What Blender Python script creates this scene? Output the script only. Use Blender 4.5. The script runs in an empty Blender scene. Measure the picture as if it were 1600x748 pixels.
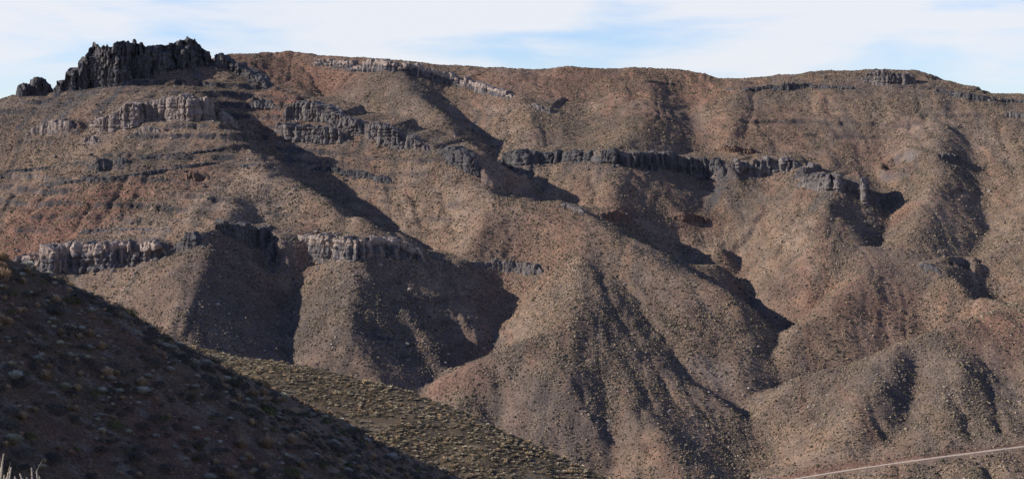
import bpy, math, random
import numpy as np
R = math.radians
rng = np.random.default_rng(7)
random.seed(7)
sc = bpy.context.scene

# ------------------------------------------------------------------ camera
F = 2537.0                       # focal length in pixels of a 1600 px wide picture
PITCH = math.atan(144.0 / F)
cam_d = bpy.data.cameras.new("camera")
cam = bpy.data.objects.new("camera", cam_d)
sc.collection.objects.link(cam)
cam_d.sensor_width = 36.0
cam_d.lens = 36.0 * F / 1600.0
cam_d.clip_start = 0.3
cam_d.clip_end = 30000
cam.location = (0, 0, 0)
cam.rotation_euler = (math.pi / 2 - PITCH, 0, 0)
sc.camera = cam

# ------------------------------------------------------------------ sun and sky
SUN_EL, SUN_BACK = 26.0, -2.5     # sun stands to the left, a little beyond the view's right angle
sx = -math.cos(R(SUN_EL)) * math.cos(R(SUN_BACK))
sy = math.cos(R(SUN_EL)) * math.sin(R(SUN_BACK))
sz = math.sin(R(SUN_EL))
sun_d = bpy.data.lights.new("sun", 'SUN')
sun_d.energy = 5.0
sun_d.angle = R(0.5)
sun_d.color = (1.0, 0.925, 0.81)
sun = bpy.data.objects.new("sun", sun_d)
sc.collection.objects.link(sun)
from mathutils import Vector, Matrix
sun.rotation_euler = Vector((sx, sy, sz)).to_track_quat('Z', 'Y').to_euler()

w = bpy.data.worlds.new("World")
sc.world = w
w.use_nodes = True
nt = w.node_tree
nt.nodes.clear()
N = nt.nodes.new
out = N('ShaderNodeOutputWorld')
bg = N('ShaderNodeBackground')
bg.inputs[1].default_value = 0.10
sky = N('ShaderNodeTexSky')
sky.sky_type = 'NISHITA'
sky.sun_disc = False
sky.sun_elevation = R(SUN_EL)
sky.sun_rotation = math.atan2(sx, sy)
sky.altitude = 900
sky.air_density = 1.0
sky.dust_density = 0.3
sky.ozone_density = 3.0
tc = N('ShaderNodeTexCoord')
mp = N('ShaderNodeMapping')
mp.inputs['Scale'].default_value = (3.0, 3.0, 15.0)
mp.inputs['Rotation'].default_value = (0, R(5), 0)
n1 = N('ShaderNodeTexNoise')
n1.inputs['Scale'].default_value = 2.3
n1.inputs['Detail'].default_value = 11
n1.inputs['Roughness'].default_value = 0.52
n1.inputs['Distortion'].default_value = 0.25
nt.links.new(tc.outputs['Generated'], mp.inputs['Vector'])
nt.links.new(mp.outputs[0], n1.inputs['Vector'])
sep = N('ShaderNodeSeparateXYZ')
nt.links.new(tc.outputs['Generated'], sep.inputs[0])
def wmath(op, a, b, clamp=False):
    m = N('ShaderNodeMath'); m.operation = op; m.use_clamp = clamp
    for i, k in enumerate((a, b)):
        if isinstance(k, (int, float)): m.inputs[i].default_value = k
        else: nt.links.new(k, m.inputs[i])
    return m.outputs[0]
# more cloud higher up and to the left
bias = wmath('ADD', wmath('MULTIPLY', sep.outputs[2], 3.4), wmath('MULTIPLY', sep.outputs[0], -0.38))
hi_ = wmath('MAXIMUM', wmath('SUBTRACT', sep.outputs[2], 0.17), 0.0)
bias = wmath('SUBTRACT', wmath('ADD', wmath('MULTIPLY', wmath('MINIMUM', sep.outputs[2], 0.12), 3.6), wmath('MULTIPLY', wmath('MAXIMUM', wmath('MINIMUM', sep.outputs[0], 0.35), -0.35), -0.14)), wmath('MULTIPLY', hi_, 3.0))
cl = wmath('ADD', n1.outputs[0], bias)
mr = N('ShaderNodeMapRange')
mr.interpolation_type = 'SMOOTHSTEP'
mr.inputs[1].default_value = 0.53
mr.inputs[2].default_value = 0.79
nt.links.new(cl, mr.inputs[0])
mixc = N('ShaderNodeMix')
mixc.data_type = 'RGBA'
mixc.inputs['B'].default_value = (6.0, 6.15, 6.55, 1)
nt.links.new(wmath('MULTIPLY', mr.outputs[0], 0.93), mixc.inputs['Factor'])
tint = N('ShaderNodeMix'); tint.data_type = 'RGBA'; tint.blend_type = 'MULTIPLY'
tint.inputs['Factor'].default_value = 1.0
tint.inputs['B'].default_value = (.98, 1.0, 1.24, 1)
nt.links.new(sky.outputs[0], tint.inputs['A'])
nt.links.new(tint.outputs['Result'], mixc.inputs['A'])
nt.links.new(mixc.outputs['Result'], bg.inputs[0])
nt.links.new(bg.outputs[0], out.inputs[0])

sc.view_settings.view_transform = 'Standard'
sc.view_settings.look = 'None'
sc.view_settings.exposure = 0.5
sc.view_settings.gamma = 1.0
sc.cycles.max_bounces = 4
sc.cycles.diffuse_bounces = 2

# ------------------------------------------------------------------ helpers
cp, sp = math.cos(PITCH), math.sin(PITCH)
def ray(u, v):
    X = (u - 800.0); U = (374.0 - v)
    y = F * cp + U * sp
    z = -F * sp + U * cp
    return X / y, z / y                       # x and z per metre of y
def P3(u, v, D):
    a, b = ray(u, v)
    return np.array((a * D, D, b * D))

def link(o):
    sc.collection.objects.link(o); return o
def mesh_np(name, V, faces, mat, smooth=True, parent=None, quads=None, attrs=None):
    """faces: (n,k) int array, all of one size"""
    me = bpy.data.meshes.new(name)
    V = np.asarray(V, np.float32); faces = np.asarray(faces, np.int32)
    n, k = faces.shape
    me.vertices.add(len(V)); me.vertices.foreach_set('co', V.ravel())
    me.loops.add(n * k); me.loops.foreach_set('vertex_index', faces.ravel())
    me.polygons.add(n)
    me.polygons.foreach_set('loop_start', np.arange(0, n * k, k, dtype=np.int32))
    me.update(calc_edges=True)
    me.polygons.foreach_set('use_smooth', np.full(n, smooth, bool))
    if attrs:
        for an, arr in attrs.items():
            at = me.attributes.new(an, 'FLOAT_COLOR', 'POINT')
            c = np.ones((len(V), 4), np.float32); c[:, :3] = arr
            at.data.foreach_set('color', c.ravel())
    me.materials.append(mat)
    o = link(bpy.data.objects.new(name, me))
    if parent: o.parent = parent
    return o
def tag(o, label=None, cat=None, group=None, kind=None):
    if label: o['label'] = label
    if cat: o['category'] = cat
    if group: o['group'] = group
    if kind: o['kind'] = kind
    return o

def vnoise2(x, y, seed=0):
    """smooth value noise in -1..1 on arrays"""
    xi = np.floor(x).astype(np.int64); yi = np.floor(y).astype(np.int64)
    fx = x - xi; fy = y - yi
    fx = fx * fx * fx * (fx * (fx * 6 - 15) + 10); fy = fy * fy * fy * (fy * (fy * 6 - 15) + 10)
    def h(a, b):
        n = (a * 374761393 + b * 668265263 + seed * 974711) & 0xffffffff
        n = ((n ^ (n >> 13)) * 1274126177) & 0xffffffff
        n = (n ^ (n >> 16)) & 0xffff
        return n / 32767.5 - 1.0
    a = h(xi, yi); b = h(xi + 1, yi); c = h(xi, yi + 1); d = h(xi + 1, yi + 1)
    return (a * (1 - fx) + b * fx) * (1 - fy) + (c * (1 - fx) + d * fx) * fy
def fbm(x, y, oct=4, seed=0, gain=0.5):
    s = 0; a = 1; t = 0
    for i in range(oct):
        s = s + a * vnoise2(x * 2 ** i + 17.3 * i, y * 2 ** i + 9.1 * i, seed + i); t += a; a *= gain
    return s / t
def sstep(a, b, x):
    t = np.clip((x - a) / (b - a), 0, 1); return t * t * (3 - 2 * t)

# ------------------------------------------------------------------ materials
def mat_new(name):
    m = bpy.data.materials.new(name); m.use_nodes = True
    t = m.node_tree; t.nodes.clear()
    o = t.nodes.new('ShaderNodeOutputMaterial'); b = t.nodes.new('ShaderNodeBsdfPrincipled')
    b.inputs['Roughness'].default_value = 0.95
    b.inputs['Specular IOR Level'].default_value = 0.12
    t.links.new(b.outputs[0], o.inputs[0])
    return m, t, b
def noise_node(t, scale, detail=4, rough=0.6, vec=None):
    n = t.nodes.new('ShaderNodeTexNoise')
    n.inputs['Scale'].default_value = scale; n.inputs['Detail'].default_value = detail
    n.inputs['Roughness'].default_value = rough
    if vec is None:
        g = t.nodes.new('ShaderNodeNewGeometry'); vec = g.outputs['Position']
    t.links.new(vec, n.inputs['Vector'])
    return n.outputs[0]
def ramp(t, fac, stops):
    r = t.nodes.new('ShaderNodeValToRGB')
    e = r.color_ramp.elements
    while len(e) > 1: e.remove(e[-1])
    e[0].position = stops[0][0]; e[0].color = (*stops[0][1], 1)
    for p, c in stops[1:]:
        k = e.new(p); k.color = (*c, 1)
    t.links.new(fac, r.inputs[0])
    return r.outputs[0]
def mixn(t, a, b, fac, mode='MIX'):
    m = t.nodes.new('ShaderNodeMix'); m.data_type = 'RGBA'; m.blend_type = mode
    for s, k in ((a, 'A'), (b, 'B')):
        if isinstance(s, tuple): m.inputs[k].default_value = (*s, 1)
        else: t.links.new(s, m.inputs[k])
    if isinstance(fac, float): m.inputs['Factor'].default_value = fac
    else: t.links.new(fac, m.inputs['Factor'])
    return m.outputs['Result']
def bump(t, b, h, strength, dist):
    n = t.nodes.new('ShaderNodeBump')
    n.inputs['Strength'].default_value = strength; n.inputs['Distance'].default_value = dist
    t.links.new(h, n.inputs['Height']); t.links.new(n.outputs[0], b.inputs['Normal'])
def attr_col(t, name='col'):
    a = t.nodes.new('ShaderNodeAttribute'); a.attribute_name = name
    return a.outputs['Color']

def soil_mat(name, s1, s2, bd, lo=0.62, hi=1.35):
    m, t, b = mat_new(name)
    c = attr_col(t)
    v1 = ramp(t, noise_node(t, s1, 5, 0.7), [(0.3, (lo,) * 3), (0.7, (hi,) * 3)])
    c = mixn(t, c, v1, 1.0, 'MULTIPLY')
    v2 = ramp(t, noise_node(t, s2, 3, 0.6), [(0.35, (0.8, 0.8, 0.82)), (0.65, (1.18, 1.15, 1.1))])
    c = mixn(t, c, v2, 1.0, 'MULTIPLY')
    t.links.new(c, b.inputs['Base Color'])
    bump(t, b, noise_node(t, s1, 5, 0.75), 1.0, bd)
    return m
M_mount = soil_mat('mountain_soil', 0.62, 0.06, 1.9, .5, 1.5)
M_hillB = soil_mat('hill_soil', 1.6, 0.2, 0.25)
M_hillA = soil_mat('stony_soil', 3.4, 0.4, 0.12, 0.45, 1.7)
def attr_mat(name, rough=0.95):
    m, t, b = mat_new(name)
    t.links.new(attr_col(t), b.inputs['Base Color']); b.inputs['Roughness'].default_value = rough
    return m
M_scrub = attr_mat('scrub_leaf')
M_plant = attr_mat('dry_plant')
def rock_mat(name):
    m, t, b = mat_new(name)
    c = attr_col(t)
    g = t.nodes.new('ShaderNodeNewGeometry')
    mpn = t.nodes.new('ShaderNodeMapping'); mpn.inputs['Scale'].default_value = (1, 1, 0.22)
    t.links.new(g.outputs['Position'], mpn.inputs['Vector'])
    v1 = ramp(t, noise_node(t, 0.55, 5, 0.7, mpn.outputs[0]), [(0.3, (0.55, 0.55, 0.58)), (0.7, (1.5, 1.46, 1.4))])
    c = mixn(t, c, v1, 1.0, 'MULTIPLY')
    t.links.new(c, b.inputs['Base Color'])
    bump(t, b, noise_node(t, 1.3, 6, 0.8, mpn.outputs[0]), 1.0, 1.4)
    return m
M_rock = rock_mat('cliff_rock')

# ------------------------------------------------------------------ mountain: ridge and valley lines -> smooth surface
_bv = np.array([-200, 60, 110, 200, 300, 400, 500, 600, 748, 900.])
_bD = np.array([2150, 1760, 1680, 1530, 1400, 1290, 1200, 1120, 1010, 910.])
def base(v): return float(np.interp(v, _bv, _bD))
LINES = [
 # main crest from the summit rocks down to the central spur
 [(-260,290,-20),(-150,235,-50),(0,160,-70),(35,151,-80),(128,136,-105),(200,116,-125),(250,104,-130),(300,97,-130),(340,100,-120),(420,138,-110),(530,182,-95),(620,214,-90),(700,242,-85),(750,274,-80),(790,316,-62),(830,320,-72),(870,319,-90),(930,352,-100),(1000,402,-106),(1070,430,-102),(1130,457,-92),(1180,486,-76),(1225,520,-56)],
 # spur below the summit
 [(300,110,-132),(330,160,-142),(355,200,-148),(385,240,-148),(430,284,-143),(500,322,-138),(570,352,-132),(620,378,-120),(680,415,-92)],
 [(385,240,-138),(370,300,-140),(345,345,-140),(325,400,-150),(305,450,-152),(280,505,-150),(250,570,-130)],
 [(540,345,-122),(535,400,-120),(538,450,-120),(550,500,-116),(565,550,-102),(605,612,-80)],
 # valley west side hollow between the two feet
 [(420,335,-118),(436,380,-90),(482,425,-62),(487,470,-52),(467,520,-48),(456,560,-45),(440,620,-45)],
 # long valley G1
 [(395,190,-72),(430,228,-55),(490,284,-40),(560,322,-34),(640,368,-30),(705,412,-30),(760,458,-32),(800,505,-40),(785,543,-25),(720,580,-18),(650,610,-5),(600,640,-5)],
 # central spur front
 [(880,325,-92),(905,400,-103),(898,460,-104),(880,512,-112)],
 [(960,430,-98),(1020,470,-94),(1080,510,-84),(1130,550,-62)],
 [(880,512,-112),(800,547,-110),(725,582,-98),(650,614,-70)],
 [(760,300,-85),(740,350,-85),(735,410,-70)],
 [(880,512,-112),(940,540,-104),(1030,578,-92),(1100,618,-80),(1165,655,-70)],
 [(990,490,-90),(1050,545,-76),(1128,603,-42)],
 [(880,520,-112),(935,600,-112),(1000,670,-112),(1050,748,-108),(1060,860,-105)],
 [(1030,610,-96),(1075,680,-100),(1110,748,-100)],
 [(600,430,-108),(640,500,-88),(655,560,-62)],
 [(690,450,-78),(735,510,-56)],
 [(650,614,-70),(720,650,-95),(790,700,-95),(850,760,-90)],
 [(800,585,-108),(850,645,-92),(905,700,-78),(948,750,-62),(980,860,-50)],
 # second gully of the foot
 [(872,615,-118),(905,662,-100),(935,715,-70)],
 [(850,590,-120),(885,655,-104),(918,712,-84)],
 # valley behind the central crest
 [(830,311,-42),(880,325,-8),(950,368,8),(1010,402,12),(1080,424,18),(1130,442,22),(1180,478,22),(1225,512,20),(1192,560,5),(1145,600,-32),(1185,636,-52),(1222,668,-62),(1205,705,-72),(1180,748,-78),(1160,860,-80)],
 # valley behind the crest cliffs, hidden and partly red
 [(500,115,65),(520,170,70),(620,226,55),(700,262,35),(765,297,5),(800,308,-30),(830,311,-42)],
 [(350,100,30),(400,120,35),(440,150,45),(520,168,60)],
 # middle ridge
 [(600,112,10),(625,148,-10),(670,198,-18),(720,252,-18),(758,290,-20)],
 [(690,140,40),(720,190,30),(752,242,22),(778,284,8),(800,306,-30)],
 [(830,140,10),(840,200,-5),(850,235,-15)],
 [(450,95,75),(465,130,60),(480,160,55)],
 # pyramid and gully
 [(1008,128,0),(1015,160,-22),(1005,205,-40),(990,240,-45),(960,290,-45)],
 [(900,130,25),(925,185,0),(905,235,-12)],
 [(1055,125,30),(1072,170,10),(1087,215,0),(1094,245,0),(1105,275,5),(1110,310,8),(1100,345,10),(1090,382,12),(1110,430,12)],
 [(1018,255,-15),(1032,300,-2),(1052,345,4),(1088,385,12)],
 [(900,262,-30),(930,300,-32),(965,340,-35),(1005,380,-38),(1060,412,-20)],
 [(1150,140,0),(1140,200,-15),(1150,260,-15)],
 # knoll
 [(1240,150,-12),(1250,200,-18),(1255,250,-25),(1300,285,-45),(1340,305,-55),(1310,350,-62),(1260,400,-52),(1215,450,-30)],
 [(1190,285,-5),(1165,330,-5),(1130,375,5),(1150,430,8),(1180,475,5)],
 [(1130,372,0),(1118,402,-12),(1150,452,-12),(1195,500,-8)],
 [(1390,210,-22),(1398,270,-15),(1405,315,-10),(1385,365,-5),(1340,397,-8),(1265,432,-6),(1205,470,2)],
 # long right ridge
 [(1440,150,-40),(1470,200,-50),(1468,250,-62),(1440,300,-66),(1425,350,-70),(1408,400,-85),(1350,432,-86),(1290,472,-82),(1220,542,-62),(1152,597,-30)],
 [(1408,400,-85),(1450,420,-86),(1500,448,-92),(1545,474,-98)],
 [(1515,210,-42),(1508,250,-44),(1532,310,-46),(1542,352,-44),(1522,388,-50),(1482,414,-70),(1530,455,-72),(1560,476,-74),(1660,490,-72)],
 [(1600,200,-50),(1630,280,-72),(1610,350,-85),(1575,410,-80),(1640,450,-90)],
 [(1560,484,-55),(1450,524,-60),(1350,562,-55),(1250,592,-40),(1160,606,-18)],
 [(1720,430,-140),(1600,472,-138),(1540,493,-138),(1450,530,-138),(1350,566,-124),(1250,596,-100),(1185,616,-55)],
 # right spur front
 [(1400,555,-138),(1378,610,-148),(1335,660,-148),(1300,700,-140)],
 [(1432,565,-132),(1424,605,-134),(1398,650,-138),(1360,700,-143)],
 [(1500,560,-150),(1480,620,-155),(1460,690,-158)],
 [(1500,532,-140),(1560,585,-146),(1610,620,-150)],
 [(1620,540,-155),(1640,600,-165),(1640,690,-168)],
 [(1290,615,-110),(1275,665,-105),(1235,722,-70)],
 [(1240,750,-130),(1380,726,-160),(1500,710,-165),(1620,694,-172)],
 [(1300,800,-165),(1500,780,-185),(1700,760,-190)],
 [(1300,900,-165),(1500,900,-185),(1700,900,-190)],
 # left flank
 [(0,250,-60),(0,330,-45),(0,400,-35),(20,470,-40)],
 [(-260,330,-10),(-260,450,0),(-260,600,10)],
 [(60,420,-70),(160,415,-92),(255,405,-110)],
 [(60,300,-80),(160,300,-105),(260,300,-122)],
 [(170,480,-105),(180,560,-90)],
 [(100,640,-60),(300,640,-90),(500,700,-80),(700,800,-60)],
]
SKY = [(-260,292,-20),(340,90,60),(400,87,75),(450,84,80),(500,93,70),(560,95,50),(620,97,45),(700,105,40),(760,108,40),(830,112,40),(890,109,40),(940,111,40),(1000,110,35),(1060,112,38),(1100,118,38),(1125,127,36),(1200,124,0),(1300,118,-20),(1370,112,-32),(1430,114,-34),(1470,126,-34),(1520,143,-34),(1560,153,-34),(1600,159,-34),(1760,184,-30)]
pts = []
def oscale(v): return float(np.interp(v, [0, 400, 500, 600, 748], [1, 1, .95, .85, .62]))
OM = -58.0                      # offsets are scaled about this mean so the foot slopes stay open
def addline(L, step=11.0):
    Q = [P3(u, v, base(v) + OM + (o - OM) * oscale(v)) for u, v, o in L]
    for a, b in zip(Q[:-1], Q[1:]):
        n = max(1, int(np.linalg.norm((b - a)[:2]) / step))
        for i in range(n): pts.append(a + (b - a) * i / n)
    pts.append(Q[-1])
for L in LINES: addline(L)
addline(SKY[1:])
for u, v, o in SKY[1:]:
    q = P3(u, v, base(v) + o)
    for dd, dz in ((120, -28), (320, -120)):
        pts.append(q * np.array((1 + dd / q[1], 1, 1)) + np.array((0, dd, dz)))
for u in (-260, -100, 40):
    v = np.interp(u, [-260, -150, 0, 40], [290, 235, 160, 150]); q = P3(u, v, base(v) - 60)
    for dd, dz in ((70, -22), (260, -120), (560, -260)): pts.append(q + np.array((-dd * .2, dd, dz)))
pts = np.array(pts)
# thin out near-coincident points
keep = []
cell = {}
for i, p in enumerate(pts):
    k = (int(p[0] // 8), int(p[1] // 8))
    if k in cell: continue
    cell[k] = 1; keep.append(i)
pts = pts[keep]
def rbf_fit(P, z, c, lam):
    n = len(P)
    d = np.sqrt(((P[:, None] - P[None]) ** 2).sum(-1) + c * c)
    A = np.zeros((n + 3, n + 3)); A[:n, :n] = d / 100 - lam * np.eye(n)
    A[:n, n] = 1; A[:n, n + 1:] = P / 1000; A[n, :n] = 1; A[n + 1:, :n] = P.T / 1000
    return np.linalg.solve(A, np.concatenate([z, [0, 0, 0]]))
def rbf_eval(P, wt, c, X, Y):
    n = len(P); o = np.empty(X.size); xf, yf = X.ravel(), Y.ravel()
    for s in range(0, X.size, 20000):
        x = xf[s:s + 20000]; y = yf[s:s + 20000]
        d = np.sqrt((x[:, None] - P[None, :, 0]) ** 2 + (y[:, None] - P[None, :, 1]) ** 2 + c * c)
        o[s:s + 20000] = d @ wt[:n] / 100 + wt[n] + wt[n + 1] * x / 1000 + wt[n + 2] * y / 1000
    return o.reshape(X.shape)
CC = 4.0
wt = rbf_fit(pts[:, :2], pts[:, 2], CC, 0.004)
X0, X1, Y0, Y1 = -760.0, 860.0, 800.0, 2080.0
GC = 4.5
gx = np.arange(X0, X1 + .1, GC); gy = np.arange(Y0, Y1 + .1, GC)
GX, GY = np.meshgrid(gx, gy)
H0 = rbf_eval(pts[:, :2], wt, CC, GX, GY)

# flow-carved gullies on the coarse grid
def carve(H, k, it=1):
    H = H.copy(); ny, nx = H.shape
    for _ in range(it):
        Hn = H + 1.4 * fbm(GX / 38, GY / 38, 3, 31 + _)
        pad = np.pad(Hn, 1, constant_values=1e9)
        best = np.zeros_like(H); tgt = np.arange(H.size).reshape(H.shape).copy()
        for dy in (-1, 0, 1):
            for dx in (-1, 0, 1):
                if dx == 0 and dy == 0: continue
                nb = pad[1 + dy:1 + dy + ny, 1 + dx:1 + dx + nx]
                s = (Hn - nb) / math.hypot(dx, dy)
                m = s > best
                best = np.where(m, s, best)
                idx = np.arange(H.size).reshape(H.shape) + dy * nx + dx
                tgt = np.where(m, idx, tgt)
        order = np.argsort(-Hn.ravel()); A = [1.0] * H.size; T = tgt.ravel().tolist()
        for i in order.tolist():
            j = T[i]
            if j != i: A[j] += A[i]
        A = np.array(A).reshape(H.shape)
        cut = np.minimum(np.maximum(np.log(A) - .3, 0), 3.4) * k
        c2 = cut
        for _b in range(1 + (_ == 0) * 2):
            p = np.pad(c2, 1, mode='edge')
            c2 = (p[1:-1, 1:-1] * 4 + (p[:-2, 1:-1] + p[2:, 1:-1] + p[1:-1, :-2] + p[1:-1, 2:]) * 2 + p[:-2, :-2] + p[2:, 2:] + p[:-2, 2:] + p[2:, :-2]) / 16
        H -= c2 - c2.mean() * 0.9
    return H
# valley sides settle to a straight slope of repose below every ridge
def repose(H, smax, it=60):
    H = H.copy()
    for _ in range(it):
        p = np.pad(H, 1, mode='edge'); o = H
        for dy, dx in ((0, 1), (0, -1), (1, 0), (-1, 0), (1, 1), (1, -1), (-1, 1), (-1, -1), ):
            o = np.maximum(o, p[1 + dy:1 + dy + H.shape[0], 1 + dx:1 + dx + H.shape[1]] - smax * GC * math.hypot(dx, dy))
        for dy, dx in ((1, 2), (2, 1), (-1, 2), (2, -1), (1, -2), (-2, 1), (-1, -2), (-2, -1)):
            q = np.pad(H, 2, mode='edge')[2 + dy:2 + dy + H.shape[0], 2 + dx:2 + dx + H.shape[1]]
            o = np.maximum(o, q - smax * GC * math.hypot(dx, dy))
        if np.abs(o - H).max() < .02: break
        H = o
    return H
sm_ = .61 + .05 * fbm(GX / 120, GY / 120, 2, 55)
for cx_, cy_, r_ in ((-110, 1260, 110), (-60, 1200, 110), (-150, 1330, 100), (-190, 1160, 70), (260, 1120, 120), (340, 1080, 120), (120, 1290, 90), (180, 1230, 80)):
    sm_ = np.maximum(sm_, .61 + .17 * sstep(1.3, .4, np.hypot(GX - cx_, GY - cy_) / r_))
H0 = repose(H0, sm_)
H0 = carve(H0, .85, 2)

G = 1.7
fx = np.arange(X0, X1 + .1, G); fy = np.arange(Y0, Y1 + .1, G)
FX, FY = np.meshgrid(fx, fy)
def bil(H, x0, y0, g, X, Y):
    a = np.clip((X - x0) / g, 0, H.shape[1] - 1.001); b = np.clip((Y - y0) / g, 0, H.shape[0] - 1.001)
    i = a.astype(int); j = b.astype(int); a = a - i; b = b - j
    return (H[j, i] * (1 - a) + H[j, i + 1] * a) * (1 - b) + (H[j + 1, i] * (1 - a) + H[j + 1, i + 1] * a) * b
HF = bil(H0, X0, Y0, GC, FX, FY)
for _b in range(2):
    p = np.pad(HF, 1, mode='edge'); HF = (p[1:-1, 1:-1] * 2 + p[:-2, 1:-1] + p[2:, 1:-1] + p[1:-1, :-2] + p[1:-1, 2:]) / 6
wx = FX + 9 * vnoise2(FX / 40, FY / 40, 3); wy = FY + 9 * vnoise2(FX / 40, FY / 40, 4)
HF += 1.6 * fbm(wx / 55, wy / 55, 3, 5) + (1.1 * fbm(wx / 16, wy / 16, 3, 9) - 1.3 * np.abs(fbm(wx / 24, wy / 34, 2, 19))) * (0.8 + 0.7 * fbm(FX / 90, FY / 90, 2, 77))
HF += 0.5 * fbm(FX / 4.2, FY / 4.2, 2, 12)
HF -= 1.1 * np.clip(1 - 3.2 * np.abs(vnoise2(wx / 15 + 1.5 * vnoise2(FX / 60, FY / 60, 8), wy / 110, 311)), 0, 1) * sstep(-.5, .3, fbm(FX / 80, FY / 80, 2, 313)) + .5 * np.clip(1 - 3 * np.abs(vnoise2(wx / 7, wy / 60, 317)), 0, 1)
# bedded rock: thin ledges where hard layers crop out
bz_ = HF + .035 * FX + 4.5 * fbm(FX / 100, FY / 100, 3, 201)
LED = np.zeros_like(HF)
for per, ph, lo_x, hi_x, lo_y, hi_y, amp in ((9.5, .2, -600, -150, 1230, 1520, 1.5), (13.0, .6, 120, 700, 1480, 1700, .75), (12.0, .1, -230, -20, 1280, 1460, .8), (15.0, .4, -400, 60, 1060, 1200, .5)):
    mk = sstep(lo_x - 40, lo_x + 40, FX) * sstep(hi_x + 50, hi_x - 30, FX) * sstep(lo_y - 30, lo_y + 30, FY) * sstep(hi_y + 40, hi_y - 20, FY)
    mk = mk * amp * sstep(-.45, .15, fbm(FX / 50, FY / 50 + per, 3, 203)) 
    ph_ = bz_ / per + ph; fr_ = ph_ - np.floor(ph_)
    gate = vnoise2(np.floor(ph_) * 3.7 + .4, FX / 90 + per, 207)
    mk = mk * sstep(-.75 if per < 10 else -.35, .1 if per < 10 else .3, gate + .4 * fbm(FX / 20, FY / 20, 2, 209))
    saw = np.where(fr_ < .15, fr_ / .15, 1 - (fr_ - .15) / .85)
    HF = HF + mk * (saw - .5) * 2.9
    LED = np.maximum(LED, mk * sstep(.15, .05, np.abs(fr_ - .08)))
HNAT = HF.copy()
def hmt(x, y): return bil(HF, X0, Y0, G, np.asarray(x, float), np.asarray(y, float))
DD = np.arange(860.0, 2000.0, 1.0)
def hit(u, v, H=None, guess=None):
    a, b = ray(u, v)
    x = a * DD
    z = b * DD
    h = bil(HNAT if H is None else H, X0, Y0, G, x, DD)
    k = np.where(h >= z)[0]
    if len(k) == 0:
        k = [int(np.argmin(z - h))]
    i = k[0]
    return np.array((x[i], DD[i], h[i]))

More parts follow.
